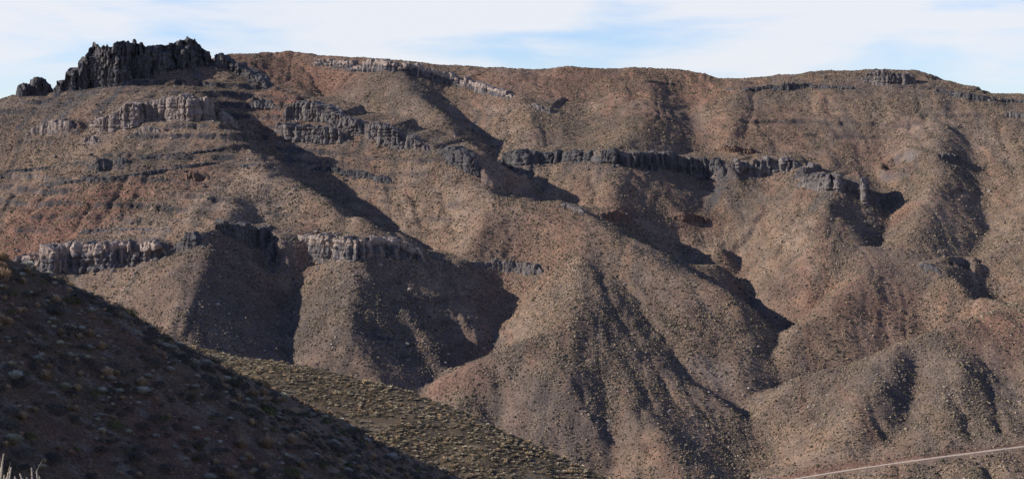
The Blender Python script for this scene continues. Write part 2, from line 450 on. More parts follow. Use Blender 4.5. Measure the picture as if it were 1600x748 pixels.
# ------------------------------------------------------------------ cliffs
PAL = {'dark': ((.050, .050, .060), (.135, .128, .13)), 'pale': ((.15, .125, .12), (.33, .275, .25)), 'grey': ((.085, .08, .088), (.215, .19, .18)),
       'mixed': ((.080, .082, .098), (.33, .27, .24)), 'brown': ((.10, .068, .055), (.19, .125, .10))}
CLIFFS = [
 # label, kind, thickness, relief, fill, [(u, v_top, v_bottom)...]
 ('tall dark jagged rock crowning the summit at the upper left', 'dark', 34, 5.0, 0, [(121,122,140),(128,112,140),(133,88,138),(141,75,136),(150,71,134),(165,74,133),(180,71,129),(192,66,125),(207,65,122),(222,69,119),(240,70,113),(262,67,108),(280,64,105),(296,61,102),(306,66,100),(318,76,100),(334,86,103)]),
 ('low dark rock rib running down right from the summit crag', 'dark', 12, 2.2, 0, [(326,80,101),(345,89,106),(365,100,113),(385,110,122),(405,121,132),(422,130,138)]),
 ('small dark rock stack standing alone on the left skyline', 'dark', 10, 2.2, 0, [(33,143,151),(37,131,150),(50,127,149),(58,123,148),(66,125,146),(74,131,145),(84,135,144)]),
 ('broken dark rocks between the skyline stack and the summit crag', 'dark', 8, 1.8, 0, [(84,136,143),(94,132,144),(104,125,143),(113,118,143),(122,104,141),(130,100,140)]),
 ('low pale rock ledge left of the big pale cliff', 'pale', 6, 1.3, .5, [(40,205,212),(60,196,210),(80,189,206),(100,187,203),(118,190,202)]),
 ('high pale pink cliff with upright buttresses below the summit', 'pale', 10, 2.4, .55, [(138,190,199),(150,184,202),(160,183,206),(172,177,205),(186,171,202),(197,163,199),(214,166,192),(226,162,188),(242,157,187),(256,154,188),(270,152,188),(281,150,187),(291,152,190),(302,154,190),(314,155,187),(326,154,184),(338,164,182)]),
 ('broken pale blocks right of the big pale cliff', 'pale', 7, 2.0, .4, [(336,172,184),(350,178,190),(364,186,198),(376,194,203)]),
 ('short pale ledge under the big pale cliff', 'pale', 5, 1.2, .5, [(210,200,208),(230,199,207),(252,201,208)]),
 ('low pale rocks on the open slope at far left', 'pale', 5, 1.2, .5, [(126,217,224),(140,214,226),(152,218,225)]),
 ('dark rock step just right of the pale cliff', 'grey', 6, 1.6, .4, [(386,155,165),(400,152,166),(416,154,166),(432,160,170)]),
 ('blocky grey upper tier of the crest cliff', 'grey', 9, 2.6, .5, [(438,172,186),(455,163,186),(472,159,184),(490,162,184),(506,166,190),(524,176,200),(545,184,206),(566,193,212)]),
 ('blocky grey lower tier under the crest cliff', 'grey', 8, 2.6, .5, [(428,192,206),(444,194,213),(462,198,217),(482,198,219),(502,200,222),(522,202,224),(540,208,222)]),
 ('grey pillared cliff on the crest right of the blocky tiers', 'grey', 8, 2.2, .4, [(572,192,212),(588,194,218),(602,196,224),(618,204,227),(636,212,230),(654,222,234),(672,227,237)]),
 ('dark rock end of the crest cliff above the shaded basin', 'dark', 8, 2.0, .4, [(682,230,241),(700,229,250),(718,232,260),(734,246,270),(750,262,280)]),
 ('long pale and grey cliff band just under the central skyline', 'mixed', 9, 1.8, .35, [(490,93,100),(512,94,104),(535,95,108),(556,94,112),(580,94,112),(604,96,111),(628,98,113),(650,101,118),(672,108,125),(696,114,131),(720,121,135),(742,128,143),(764,136,148),(782,142,151),(800,148,154)]),
 ('small dark outcrop past the end of the skyline band', 'grey', 5, 1.3, .4, [(828,160,166),(845,166,174),(858,169,178),(874,172,177)]),
 ('long dark cliff band across the middle of the mountain', 'dark', 8, 2.2, .45, [(778,242,250),(800,238,262),(825,236,257),(850,237,255),(880,236,253),(910,236,252),(940,234,255),(960,235,258),(985,238,262),(1010,236,264),(1035,240,264),(1060,242,268),(1085,248,275),(1110,250,278),(1132,252,276)]),
 ('grey fluted cliff continuing the dark band to the right', 'grey', 8, 2.0, .45, [(1136,253,275),(1150,250,272),(1165,253,270),(1185,249,275),(1205,247,270),(1230,246,268),(1252,251,262)]),
 ('tilted smooth grey slab between two fluted cliffs', 'grey', 6, 1.0, .3, [(1236,272,282),(1255,263,276),(1272,257,268),(1286,255,260)]),
 ('pale grey fluted cliff on the rounded knoll at right', 'grey', 9, 2.4, .5, [(1248,281,288),(1262,275,293),(1276,273,297),(1294,274,298),(1312,275,297),(1330,280,302),(1344,282,312),(1354,290,320),(1366,303,320)]),
 ('pale cliff of short columns on the right summit', 'grey', 7, 1.8, .25, [(1345,118,127),(1360,113,130),(1375,112,132),(1395,112,131),(1415,114,131),(1434,119,130)]),
 ('thin dark ledge left of the right summit columns', 'dark', 4, 1.2, .5, [(1130,138,142),(1165,137,141),(1200,134,140),(1230,131,142),(1262,131,137),(1300,134,138),(1350,137,141)]),
 ('thin dark ledge descending right of the right summit', 'dark', 5, 1.3, .4, [(1455,139,145),(1480,142,150),(1510,146,154),(1540,151,159),(1575,155,161),(1612,159,165)]),
 ('short pale ledge at the right edge under the skyline', 'grey', 4, 1.2, .4, [(1566,176,181),(1585,177,184),(1612,179,186)]),
 ('big striped cliff of grey columns with a pale top at lower left', 'mixed', 10, 2.8, .5, [(20,402,414),(40,400,416),(56,396,424),(63,384,430),(80,383,432),(100,382,424),(130,381,420),(160,380,416),(190,379,414),(215,378,412),(240,377,406),(262,382,398)]),
 ('dark pyramid knob of rock between two lower cliffs', 'dark', 9, 2.0, .4, [(272,378,388),(282,368,389),(292,363,389),(304,366,387),(318,376,385)]),
 ('dark cliff block at the nose of the lower left spur', 'dark', 10, 1.9, .5, [(328,351,366),(345,348,372),(370,351,380),(395,353,384),(415,356,390),(424,362,404),(431,367,411)]),
 ('dark cliff of thin white streaked columns on the lower spur', 'mixed', 10, 2.2, .5, [(429,368,411),(438,374,408),(448,373,394),(466,369,388),(490,368,400),(520,368,405),(545,372,405),(570,371,404),(590,367,401),(612,374,399),(640,382,402),(668,396,410)]),
 ('small dark outcrop with pale streaks on the left slope', 'dark', 6, 1.6, .5, [(143,250,262),(150,246,268),(160,247,266),(172,249,259),(190,249,258),(208,249,255)]),
 ('thin dark rock ledge crossing the left slope, lowest of three', 'dark', 3, .9, .6, [(0,285,290),(60,287,292),(120,281,286),(170,276,280),(220,270,275),(260,263,268),(300,257,262),(340,251,255)]),
 ('thin dark rock ledge crossing the left slope, middle of three', 'dark', 3, .9, .6, [(0,267,270),(40,264,268),(80,259,263),(112,254,258),(140,251,255)]),
 ('thin dark rock ledge rising right from the small left outcrop', 'dark', 3, .9, .6, [(212,247,250),(250,242,246),(290,238,243),(330,234,238),(360,229,233)]),
 ('short dark ledge near the shaded edge of the left spur', 'dark', 3, .9, .6, [(370,258,262),(400,256,260),(432,262,267)]),
 ('low row of brown stones above the lower left cliff', 'grey', 3, 1.0, .6, [(122,360,366),(155,358,364),(190,357,362),(230,358,362),(270,357,361)]),
 ('pale broken ledge on the front of the central spur', 'grey', 4, 1.2, .5, [(712,409,413),(750,409,416),(780,407,422),(810,412,428),(850,416,427),(896,419,425)]),
 ('dark ledge in the shaded hollow right of the left spur', 'dark', 4, 1.2, .5, [(488,260,266),(515,262,270),(545,266,276),(580,269,280),(612,277,285)]),
 ('dark overhung ledge on the lower middle spur', 'dark', 3, .8, .5, [(545,516,519),(575,520,525),(605,527,531),(635,533,536)]),
 ('dark broken ledge on the right ridge crest', 'dark', 4, 1.2, .4, [(1434,410,416),(1452,414,423),(1472,424,430)]),
 ('brown rock step above the dark band beside the gully', 'brown', 5, 1.6, .5, [(1118,230,237),(1140,227,238),(1162,231,241),(1184,234,240)]),
 ('dark and white rocks at the top of the central spur', 'grey', 4, 1.0, .3, [(868,318,323),(890,320,326),(912,327,334)]),
 ('reddish rock outcrop in the gully right of the central spur', 'brown', 5, 1.6, .5, [(1050,334,342),(1070,332,346),(1092,336,346),(1112,342,350)]),
 ('reddish rock shelf left of the red gully outcrop', 'brown', 5, 1.4, .5, [(944,333,342),(962,330,344),(982,336,344)]),
 ('red rocks on the steep left slope under the thin ledges', 'brown', 4, 1.3, .4, [(284,276,282),(300,270,280),(318,272,281)]),
 ('small dark rock in the upper right slope', 'dark', 4, 1.4, .4, [(1470,150+92,250),(1486,240,250),(1502,243,250)]),
]
cliff_pts = []
for lab, kind, thick, rel, fill, L in CLIFFS:
    B = np.array([hit(u, vb) for u, vt, vb in L])
    Hh = np.array([max(1.0, (vb - vt) / F * b[1]) for (u, vt, vb), b in zip(L, B)])
    # smooth depths a little so that bands do not zigzag
    if len(B) > 3:
        Dm = B[:, 1].copy()
        med = Dm.copy()
        for i in range(len(Dm)):
            med[i] = np.median(Dm[max(0, i - 1):i + 2])
        for i, (u, vt, vb) in enumerate(L):
            k = med[i] if abs(med[i] - Dm[i]) > 12 else Dm[i]
            Dm[i] = k
        c0 = int(np.argmin(np.abs(Dm - np.median(Dm))))
        for rgn, stp in ((range(c0 + 1, len(Dm)), -1), (range(c0 - 1, -1, -1), 1)):
            for i in rgn:
                gap = abs(L[i][0] - L[i + stp][0]) * 1.1 + 6
                Dm[i] = np.clip(Dm[i], Dm[i + stp] - gap, Dm[i + stp] + gap)
        for i, (u, vt, vb) in enumerate(L): B[i] = P3(u, vb, Dm[i])
        nat = hmt(B[:, 0], B[:, 1]); okp = np.abs(B[:, 2] - nat) < 5.5
        if okp.sum() >= 3:
            i_ = np.where(okp)[0]; B = B[i_[0]:i_[-1] + 1]; Hh = Hh[i_[0]:i_[-1] + 1]
        B[:, 2] = np.minimum(B[:, 2], hmt(B[:, 0], B[:, 1]) + 2)
    cliff_pts.append((B, Hh))
# rills cut down the slopes
RILLS = [([(142,318),(128,342),(112,366),(90,382),(68,392)],2.6,4),([(82,290),(62,318),(46,334),(22,346)],2.2,4),([(315,277),(290,296),(262,310),(205,333),(162,343)],1.8,4),
 ([(198,283),(186,306),(170,330),(150,352)],1.6,4),([(1202,318),(1188,340),(1168,372),(1150,395)],3.0,5),([(925,278),(930,305),(938,340)],2.2,4),([(858,268),(848,290),(836,303)],2.6,4),([(836,262),(826,280),(815,292)],2.6,4),
 ([(245,260),(225,290),(200,325)],1.2,4),([(30,300),(12,325),(0,340)],2.0,4),([(470,100),(490,125),(505,150)],2.0,5),([(400,100),(425,130)],1.5,5),
 ([(640,300),(655,330),(675,360)],2.2,5),([(600,280),(615,310),(640,340)],2.2,5),([(690,300),(700,330),(712,365)],2.0,5),([(560,235),(590,260),(610,290)],1.6,5),
 ([(1340,230),(1345,250),(1352,270)],1.0,5),([(1290,140),(1300,190),(1310,220)],1.4,6),([(1180,140),(1175,180),(1160,215)],1.4,6),([(1440,160),(1445,200)],1.2,6),([(1560,190),(1575,240),(1590,290)],2.0,6),
 ([(980,440),(1000,480),(1040,530)],2.0,5),([(940,430),(960,490),(1000,540)],1.8,6),([(900,600),(935,650),(960,690)],1.8,5),([(1000,640),(1010,690),(1015,740)],1.6,5),([(1300,600),(1280,640),(1260,670)],1.4,5),
 ([(1470,570),(1500,640),(1520,690)],1.8,5),([(1540,600),(1560,650),(1575,690)],1.8,5),([(420,300),(440,330),(450,350)],1.4,5),([(470,410),(474,440)],1.2,5),([(640,160),(660,185),(665,215)],1.2,6),([(790,180),(795,215),(800,235)],1.6,6),([(1250,330),(1230,370),(1215,400)],1.6,5),([(1310,330),(1290,380),(1270,410)],1.4,5),
 ([(1330,720),(1325,735),(1322,760)],1.6,4),([(1400,715),(1405,745)],1.8,4),([(1460,708),(1470,745)],2.0,4),([(1530,700),(1545,745)],2.0,4)]
RM = np.zeros_like(HF)
for Lr, dep, wd in RILLS:
    Q = np.array([hit(u, v) for u, v in Lr])
    for a, b in zip(Q[:-1], Q[1:]):
        if np.hypot(*(b - a)[:2]) > 160: continue
        i0 = max(0, int((min(a[0], b[0]) - 30 - X0) / G)); i1 = int((max(a[0], b[0]) + 30 - X0) / G)
        j0 = max(0, int((min(a[1], b[1]) - 30 - Y0) / G)); j1 = int((max(a[1], b[1]) + 30 - Y0) / G)
        xs = FX[j0:j1, i0:i1] + 3 * vnoise2(FX[j0:j1, i0:i1] / 12, FY[j0:j1, i0:i1] / 12, 301); ys = FY[j0:j1, i0:i1]
        d = (b - a)[:2]; t = np.clip(((xs - a[0]) * d[0] + (ys - a[1]) * d[1]) / (d @ d), 0, 1)
        ds = np.hypot(xs - a[0] - d[0] * t, ys - a[1] - d[1] * t)
        RM[j0:j1, i0:i1] = np.maximum(RM[j0:j1, i0:i1], dep * np.clip(1 - ds / wd, 0, 1))
HF -= RM
# raise benches behind the cliffs
for (lab, kind, thick, rel, fill, L), (B, Hh) in zip(CLIFFS, cliff_pts):
    if fill == 0: continue
    m = 110
    i0 = max(0, int((B[:, 0].min() - m - X0) / G)); i1 = min(len(fx), int((B[:, 0].max() + m - X0) / G))
    j0 = max(0, int((B[:, 1].min() - m - Y0) / G)); j1 = min(len(fy), int((B[:, 1].max() + m - Y0) / G))
    xs = FX[j0:j1, i0:i1]; ys = FY[j0:j1, i0:i1]
    bd = np.full(xs.shape, 1e9); top = np.zeros(xs.shape); sg = np.zeros(xs.shape); endd = np.zeros(xs.shape)
    for k in range(len(B) - 1):
        a, b = B[k], B[k + 1]; d = (b - a)[:2]; ll = d @ d + 1e-9
        t = ((xs - a[0]) * d[0] + (ys - a[1]) * d[1]) / ll
        tc_ = np.clip(t, 0, 1)
        qx = a[0] + d[0] * tc_; qy = a[1] + d[1] * tc_
        dist = np.hypot(xs - qx, ys - qy)
        side = (d[0] * (ys - a[1]) - d[1] * (xs - a[0])) / math.sqrt(ll)
        mm = dist < bd
        bd = np.where(mm, dist, bd)
        zt = (a[2] + (b[2] - a[2]) * tc_) + (Hh[k] + (Hh[k + 1] - Hh[k]) * tc_) * (0.92 if fill > .3 else .6)
        top = np.where(mm, zt, top); sg = np.where(mm, side, sg)
        e = np.zeros(xs.shape)
        if k == 0: e = np.maximum(e, np.maximum(-t, 0) * math.sqrt(ll))
        if k == len(B) - 2: e = np.maximum(e, np.maximum(t - 1, 0) * math.sqrt(ll))
        endd = np.where(mm, e, endd)
    off = rel * .6 + 1.2
    d2 = bd - off
    f = top + 0.16 * np.minimum(d2, 45) - 0.55 * np.maximum(d2 - 45, 0) - 0.9 * endd
    lim = np.clip((thick * 1.4 - d2) / 20, 0, 1) if fill <= .35 else 1.0
    ok = (sg > 0) & (d2 > 0) & (endd < 22)
    f = f - .04 * np.maximum(endd - 6, 0) ** 2
    sub = HF[j0:j1, i0:i1]
    hm_ = float(Hh.max()) + 1.5
    up_r = np.maximum(f - sub, 0); up_r = up_r * sstep(2.0 * hm_, 1.15 * hm_, up_r) * sstep(75, 45, bd)
    raised = sub + up_r
    HF[j0:j1, i0:i1] = np.where(ok, sub + (raised - sub) * lim, sub)

# road bench
ROADPX = [(1180,762),(1240,748),(1300,738),(1380,726),(1470,713.5),(1540,704.5),(1600,697),(1680,687)]
RD = np.array([hit(u, v, HF) for u, v in ROADPX])
kk = np.polyfit(RD[:, 0], RD[:, 1], 2)
RD[:, 1] = np.polyval(kk, RD[:, 0])
for i, (u, v) in enumerate(ROADPX):
    RD[i] = P3(u, v, RD[i, 1])
rx = np.linspace(RD[0, 0], RD[-1, 0], 160)
ry = np.interp(rx, RD[:, 0], RD[:, 1]); rz = np.interp(rx, RD[:, 0], RD[:, 2])
RW = 3.0
yc = np.interp(FX, rx, ry, left=-9e3, right=-9e3); zc = np.interp(FX, rx, rz)
dr = FY - yc
near = np.abs(dr) < 60
flat = zc - 0.05
bank = zc + np.maximum(dr - RW - .6, 0) * 1.1            # cut bank on the uphill side
fillb = zc - np.maximum(-dr - RW - .6, 0) * 0.62         # fill on the downhill side
HF = np.where(near & (np.abs(dr) <= RW + .6), flat, HF)
HF = np.where(near & (dr > RW + .6), np.minimum(HF, bank), HF)
HF = np.where(near & (dr > RW + .6) & (dr < 22), np.maximum(HF, zc + (dr - RW) * .25), HF)
HF = np.where(near & (dr < -RW - .6), np.minimum(np.maximum(HF, fillb), zc - .25 * (-dr - RW) + .5), HF)

# ground colour as mapped patches of soil, rock and scree (world space)
gyy, gxx = np.gradient(HF, G)
slope = np.hypot(gxx, gyy)
c_tan = np.array((.226, .156, .113)); c_red = np.array((.235, .125, .092)); c_gry = np.array((.105, .090, .085)); c_pal = np.array((.27, .208, .170))
n_a = fbm(FX / 70, FY / 70, 4, 41); n_b = fbm(FX / 28, FY / 28, 4, 43); n_c = fbm(FX / 9, FY / 9, 3, 47)
COL = c_tan + 0 * FX[..., None]
def blend(mask, c, k=1.0):
    global COL
    m = np.clip(mask * k, 0, 1)[..., None]; COL = COL * (1 - m) + c * m
blend(sstep(.0, .5, n_a + .5 * n_b), c_gry, .55)
blend(sstep(.05, .55, -n_a + .6 * n_c), c_pal, .45)
n_s = fbm(wx / 8, wy / 75, 3, 141)
blend(sstep(.08, .5, n_s), c_gry, .5); blend(sstep(.12, .55, -n_s), c_red, .4); blend(sstep(.1, .5, fbm(wx / 12, wy / 60, 3, 147)), c_pal, .3)
PATCH = [ # u, v, radius in metres, colour, strength
 (420,100,70,c_red,.85),(500,130,60,c_red,.8),(380,95,40,c_red,.8),(1090,140,70,c_red,.75),(1000,125,80,c_red,.65),(900,125,80,c_red,.55),(1050,200,60,c_red,.4),(1200,200,70,c_red,.4),(800,130,70,c_red,.4),(300,130,60,c_red,.35),(450,160,50,c_red,.8),
 (60,350,60,c_red,.75),(140,330,55,c_red,.75),(210,310,45,c_red,.7),(290,280,35,c_red,.6),(40,390,50,c_red,.7),(100,365,40,c_red,.8),
 (840,380,70,c_red,.4),(740,250,40,c_red,.5),(960,340,35,c_red,.5),(1080,345,40,c_red,.55),(1370,240,50,c_red,.4),(1340,300,30,c_red,.4),
 (1250,470,60,c_red,.3),(1340,440,50,c_red,.3),(1400,340,25,c_red,.6),(690,600,20,c_red,.6),(740,580,20,c_red,.5),(1560,500,60,c_red,.6),(1420,530,50,c_red,.3),(560,150,60,c_gry,.5),
 (480,480,60,c_gry,.3),(300,440,70,np.array((.15,.105,.085)),.7),(380,500,70,c_gry,.6),(650,150,60,c_gry,.5),(720,200,40,c_gry,.4),(640,540,80,c_gry,.5),
 (1000,500,60,c_gry,.4),(400,310,60,c_pal,.4),(630,130,30,c_pal,.3),(1450,200,70,c_pal,.35),(1500,600,90,c_gry,.45),(1300,330,50,c_gry,.35),(860,640,70,c_gry,.4),(1120,585,14,c_pal,.9),(1090,570,12,c_pal,.8),
]
for u, v, rad, c, k in PATCH:
    q = hit(u, v)
    d = np.hypot(FX - q[0], (FY - q[1]) * .8)
    blend(sstep(1.0, .2, d / rad + .35 * n_b), c, k)
blend(sstep(1.3, 2.2, slope), np.array((.13, .12, .125)), .7)
blend(LED * (n_c > -.3), np.array((.065, .062, .068)), .9)
blend(((np.abs(dr + 0) < 9) & (dr > RW)).astype(float) * sstep(9, 4, dr), np.array((.17, .095, .075)), .8)
# scree streaks below the summit crag, running down the fall line
for u1, v1, u2, v2, wd in ((130,142,60,200,4),(215,122,150,178,3.5),(160,136,90,190,3),(300,108,330,140,3),(112,140,30,200,3),(460,225,440,260,5),(1130,280,1105,330,6),(830,262,800,300,5),(1290,300,1270,330,6)):
    a = hit(u1, v1); b = hit(u2, v2); d = (b - a)[:2]; ll = d @ d
    t = np.clip(((FX - a[0]) * d[0] + (FY - a[1]) * d[1]) / ll, 0, 1)
    ds = np.hypot(FX - a[0] - d[0] * t, FY - a[1] - d[1] * t)
    blend(sstep(wd * 1.4, wd * .3, ds + 3 * n_c), np.array((.085, .085, .095)), .8)

def grid_faces(ny, nx):
    i = np.arange(ny * nx).reshape(ny, nx)
    return np.stack([i[:-1, :-1].ravel(), i[:-1, 1:].ravel(), i[1:, 1:].ravel(), i[1:, :-1].ravel()], 1)
V = np.stack([FX, FY, HF], -1).reshape(-1, 3)
mt = mesh_np('mountain', V, grid_faces(*FX.shape), M_mount, True, attrs={'col': COL.reshape(-1, 3)})
tag(mt, 'brown rocky desert mountainside with ridges and gullies', 'mountain', kind='structure')

# cliff meshes
def make_cliff(idx, lab, kind, thick, rel, B, Hh, parent=None, nm=None):
    seg = np.hypot(*(np.diff(B[:, :2], axis=0).T)); S = np.concatenate([[0], np.cumsum(seg)])
    n = max(8, int(S[-1] / 0.8)); s = np.linspace(0, S[-1], n)
    # smoothed path
    bx = np.interp(s, S, B[:, 0]); by = np.interp(s, S, B[:, 1]); bz = np.interp(s, S, B[:, 2]); hh = np.interp(s, S, Hh)
    k = max(1, int(3 / 0.8)); ker = np.ones(2 * k + 1) / (2 * k + 1)
    def sm(a): return np.convolve(np.pad(a, k, mode='edge'), ker, 'valid')
    bx, by = sm(bx), sm(by)
    tx = np.gradient(bx); ty = np.gradient(by); tl = np.hypot(tx, ty) + 1e-9
    nxn, nyn = ty / tl, -tx / tl              # outward (towards the viewer for a left-to-right line)
    rr = np.random.default_rng(500 + idx)
    if thick > 20:
        nxn = nxn * 0 + nxn.mean() * .5; nyn = -np.sqrt(1 - nxn ** 2)
    tops = np.minimum(1, np.minimum(s, S[-1] - s) / 6 + .12)
    thf = np.sqrt(np.clip(np.minimum(s, S[-1] - s) / (thick * 1.1 + 4), .03, 1))
    q = s + 2.2 * fbm(s / 14, s * 0 + idx, 2, 5)
    wmean = 2.2 + .10 * hh.max()
    wd = np.clip(rr.lognormal(math.log(wmean), .55, 900), 1.2, 14); edges = np.cumsum(wd) - 20
    offs = rr.normal(size=(901, 40)); tph = rr.normal(size=901)
    ci = np.searchsorted(edges, q)
    HT = hh * tops * (1 + .10 * tph[ci] * np.minimum(1, 9 / (hh + 1)) + .09 * fbm(s / 7, s * 0 + idx, 3, 11))
    gap = (rr.uniform(size=901) < (.13 if thick < 20 and parent is None else 0))[ci]
    HT = HT * np.where(gap, rr.uniform(.35, .75, 901)[ci], 1)
    HT = np.maximum(HT, .4)
    craggy = thick > 20 or parent is not None
    ragged = 'stack' in lab or 'broken dark' in lab or 'rib' in lab
    zb = bz
    nj = max(5, int(hh.max() / 0.8) + 3)
    nt_ = max(4, int(thick / 1.6))
    rows = []; cols = []
    lo, hi = [np.array(c) for c in PAL[kind]]
    T = np.linspace(0, 1, nj)
    for j, t in enumerate(T):
        z = -3.0 + (HT + 3.0) * t
        zz = zb + z
        # flutes, deeper cracks, horizontal breaks
        qq = q + .9 * vnoise2(q / 7, zz / 5, idx + 3) + .5 * vnoise2(q / 2, zz / 2.3, idx + 4)
        cj = np.clip(np.searchsorted(edges, qq), 1, 899)
        fr = np.clip((qq - edges[cj - 1]) / (edges[cj] - edges[cj - 1]), 0, 1)
        wj = np.minimum(wd[cj], 8)
        rnd = .25 * np.sqrt(np.clip(1 - (2 * fr - 1) ** 2, 0, 1)) + .75 * np.clip(np.minimum(fr * 3.2, (1 - fr) * 1.9), 0, 1)
        blkz = np.clip(((zz - zb) / 7 + (cj * .37) % 1 + 8).astype(int), 0, 39)
        f1 = (rnd - .6) * wj / 3.6 + .5 * offs[cj, 0] + .45 * offs[cj, blkz]
        f2 = fbm(s / 1.9, zz / 4.5, 2, 3 + idx)
        big = fbm(s / 17, zz / 30, 2, 60 + idx)
        hz = fbm(s / 6, zz / 2.4, 3, 70 + idx)
        d = rel * (1.0 * big + .5 * f1 + .25 * f2 + .30 * hz)
        bed = vnoise2(s / 30, zz / 1.5 + .8 * fbm(s / 12, s * 0, 2, 8), 130 + idx)
        d = d + rel * .2 * np.sign(bed) * np.abs(bed) ** .5
        lean = (1 - t) * .28 * HT + (-.25 * rel * max(0, t - .85) / .15)
        o = d * tops + lean * .6 - .05
        rows.append(np.stack([bx + nxn * o, by + nyn * o, zz], 1))
        cmix = np.clip(.45 + .5 * fbm(s / 8, zz / 12, 3, 90 + idx) + .12 * f1, 0, 1)
        if kind == 'mixed':
            cmix = np.clip(sstep(.62, .78, t + .13 * fbm(s / 9, zz / 9, 2, 33)) * .9 + .25 * cmix + .5 * (vnoise2(s / 2.4, zz / 20, idx) > .45), 0, 1)
        c = lo + (hi - lo) * cmix[:, None]
        cols.append(c)
    top0 = rows[-1]
    for j in range(1, nt_ + 1):
        t = j / nt_
        b = t * thick * thf
        zt = zb + HT * (1 - .25 * t * (thick > 20)) + (np.minimum(HT * .10, 1.5) * (2.2 if thick > 20 else 1) + .3) * tops * fbm(s / 5, s * 0 + b / 5, 3, 17 + idx) + 0.06 * b * (1 if thick < 20 else 0)
        o = -b + (1 - t) ** 2 * (d * tops)
        rows.append(np.stack([bx + nxn * o, by + nyn * o, zt], 1))
        cmix = np.clip(.55 + .5 * fbm(s / 5, s * 0 + b / 5, 3, 95 + idx), 0, 1)
        cols.append(lo + (hi - lo) * cmix[:, None] * .9)
    o = -thick * thf - 1.5 + 0 * s
    for zf in (.5, -.0):
        z = zb + HT * zf - (6 if zf == 0 else 0)
        rows.append(np.stack([bx + nxn * o, by + nyn * o, z], 1)); cols.append(lo + (hi - lo) * .4 + 0 * s[:, None])
        o = o - 2
    Vv = np.stack(rows, 0); ny, nx = Vv.shape[:2]
    Vv = Vv.reshape(-1, 3)
    Cc = np.stack(cols, 0).reshape(-1, 3)
    # broken, blocky displacement of the whole rock
    ja = (.9 if ragged else .4) if not craggy else 1.2; jw = 2.2 if not craggy else 4.0
    X_, Y_, Z_ = Vv[:, 0].copy(), Vv[:, 1].copy(), Vv[:, 2].copy()
    for ax, k1 in ((0, 51), (1, 52), (2, 53)):
        n_ = fbm((X_ + .6 * Z_) / jw, (Y_ * .8 - .7 * Z_) / jw, 3, k1 + idx)
        Vv[:, ax] += (ja if ax < 2 else ja * .8) * (.6 * n_ + .6 * np.sign(n_) * np.abs(n_) ** .5)
    if parent is not None:
        Vv = Vv - np.array(parent.location)
        return mesh_np(nm, Vv, grid_faces(ny, nx), M_rock, False, parent=parent, attrs={'col': Cc})
    nm = 'rock_ledge' if hh.max() < 5.5 else 'cliff'
    o = mesh_np(nm, Vv, grid_faces(ny, nx), M_rock, False, attrs={'col': Cc})
    tag(o, lab, 'rock ledge' if nm == 'rock_ledge' else 'cliff')
    return o
TP, TR, TC = [], [], []
for i, ((lab, kind, thick, rel, fill, L), (B, Hh)) in enumerate(zip(CLIFFS, cliff_pts)):
    if 'crowning the summit' in lab:
        cr = link(bpy.data.objects.new('summit_crag', None)); cr.location = B[len(B) // 2]
        tag(cr, lab, 'rock crag')
        make_cliff(i, lab, kind, thick, rel, B, Hh, cr, 'rock_wall')
        for q_, (LL, tk) in enumerate((([(126,112,141),(134,92,142),(144,86,141),(154,88,139),(164,100,138)], 9), ([(166,104,137),(176,88,136),(188,84,134),(200,92,131),(208,104,129)], 8),
                ([(208,100,127),(218,88,126),(228,90,124),(238,102,121)], 8), ([(240,98,119),(252,84,118),(264,82,115),(276,88,113)], 8), ([(274,92,112),(286,76,111),(297,73,110),(308,82,109),(322,92,108)], 8))):
            Bb = np.array([P3(u, vb, np.interp(u, [p_[0] for p_ in L], B[:, 1]) - 7) for u, vt, vb in LL])
            Bb[:, 2] = np.minimum(Bb[:, 2], hmt(Bb[:, 0], Bb[:, 1]) + 1)
            Hb = np.array([max(2., P3(u, vt, b_[1])[2] - b_[2]) for (u, vt, vb), b_ in zip(LL, Bb)])
            make_cliff(60 + q_, lab, kind, tk, 3.0, Bb, Hb, cr, 'buttress')
    else:
        make_cliff(i, lab, kind, thick, rel, B, Hh)
    S = np.concatenate([[0], np.cumsum(np.hypot(*(np.diff(B[:, :2], axis=0).T)))])
    n = int(S[-1] * (1.0 + .12 * Hh.max()))
    ss = rng.uniform(-4, S[-1] + 4, n)
    x = np.interp(ss, S, B[:, 0]); y = np.interp(ss, S, B[:, 1]); hh = np.interp(ss, S, Hh)
    dn = rng.exponential(1, n) * (2 + .45 * hh) - 1.0
    up_ = rng.uniform(0, 1, n) < .25
    dn = np.where(up_, -rng.uniform(rel + 2, rel + 14, n), dn)
    x = x + rng.normal(0, 1.5, n); y = y - dn
    lo, hi = [np.array(c) for c in PAL[kind]]
    TP.append(np.stack([x, y], 1)); TR.append(np.clip(rng.lognormal(-.55, .5, n), .25, 2.0)); TC.append(lo + (hi - lo) * rng.uniform(0, 1, (n, 1)))
TP = np.concatenate(TP); TR = np.concatenate(TR); TC = np.concatenate(TC)

# road
m_road, t_, b_ = mat_new('dirt_road')
t_.links.new(ramp(t_, noise_node(t_, .8, 4, .6), [(.3, (.27, .21, .17)), (.7, (.42, .35, .29))]), b_.inputs['Base Color'])
dxr = np.gradient(rx); dyr = np.gradient(ry); lr = np.hypot(dxr, dyr)
rows = []
for o in (-1.7, -.6, .6, 1.7):
    oo = o + .4 * vnoise2(rx / 9, rx * 0 + o, 5)
    rows.append(np.stack([rx - dyr / lr * oo, ry + dxr / lr * oo, rz + .12 - .03 * abs(o)], 1))
RV = np.stack(rows, 0)
rd = mesh_np('road', RV.reshape(-1, 3), grid_faces(4, len(rx)), m_road, True)
tag(rd, 'pale dirt road cut across the foot of the mountain', 'road', kind='structure')

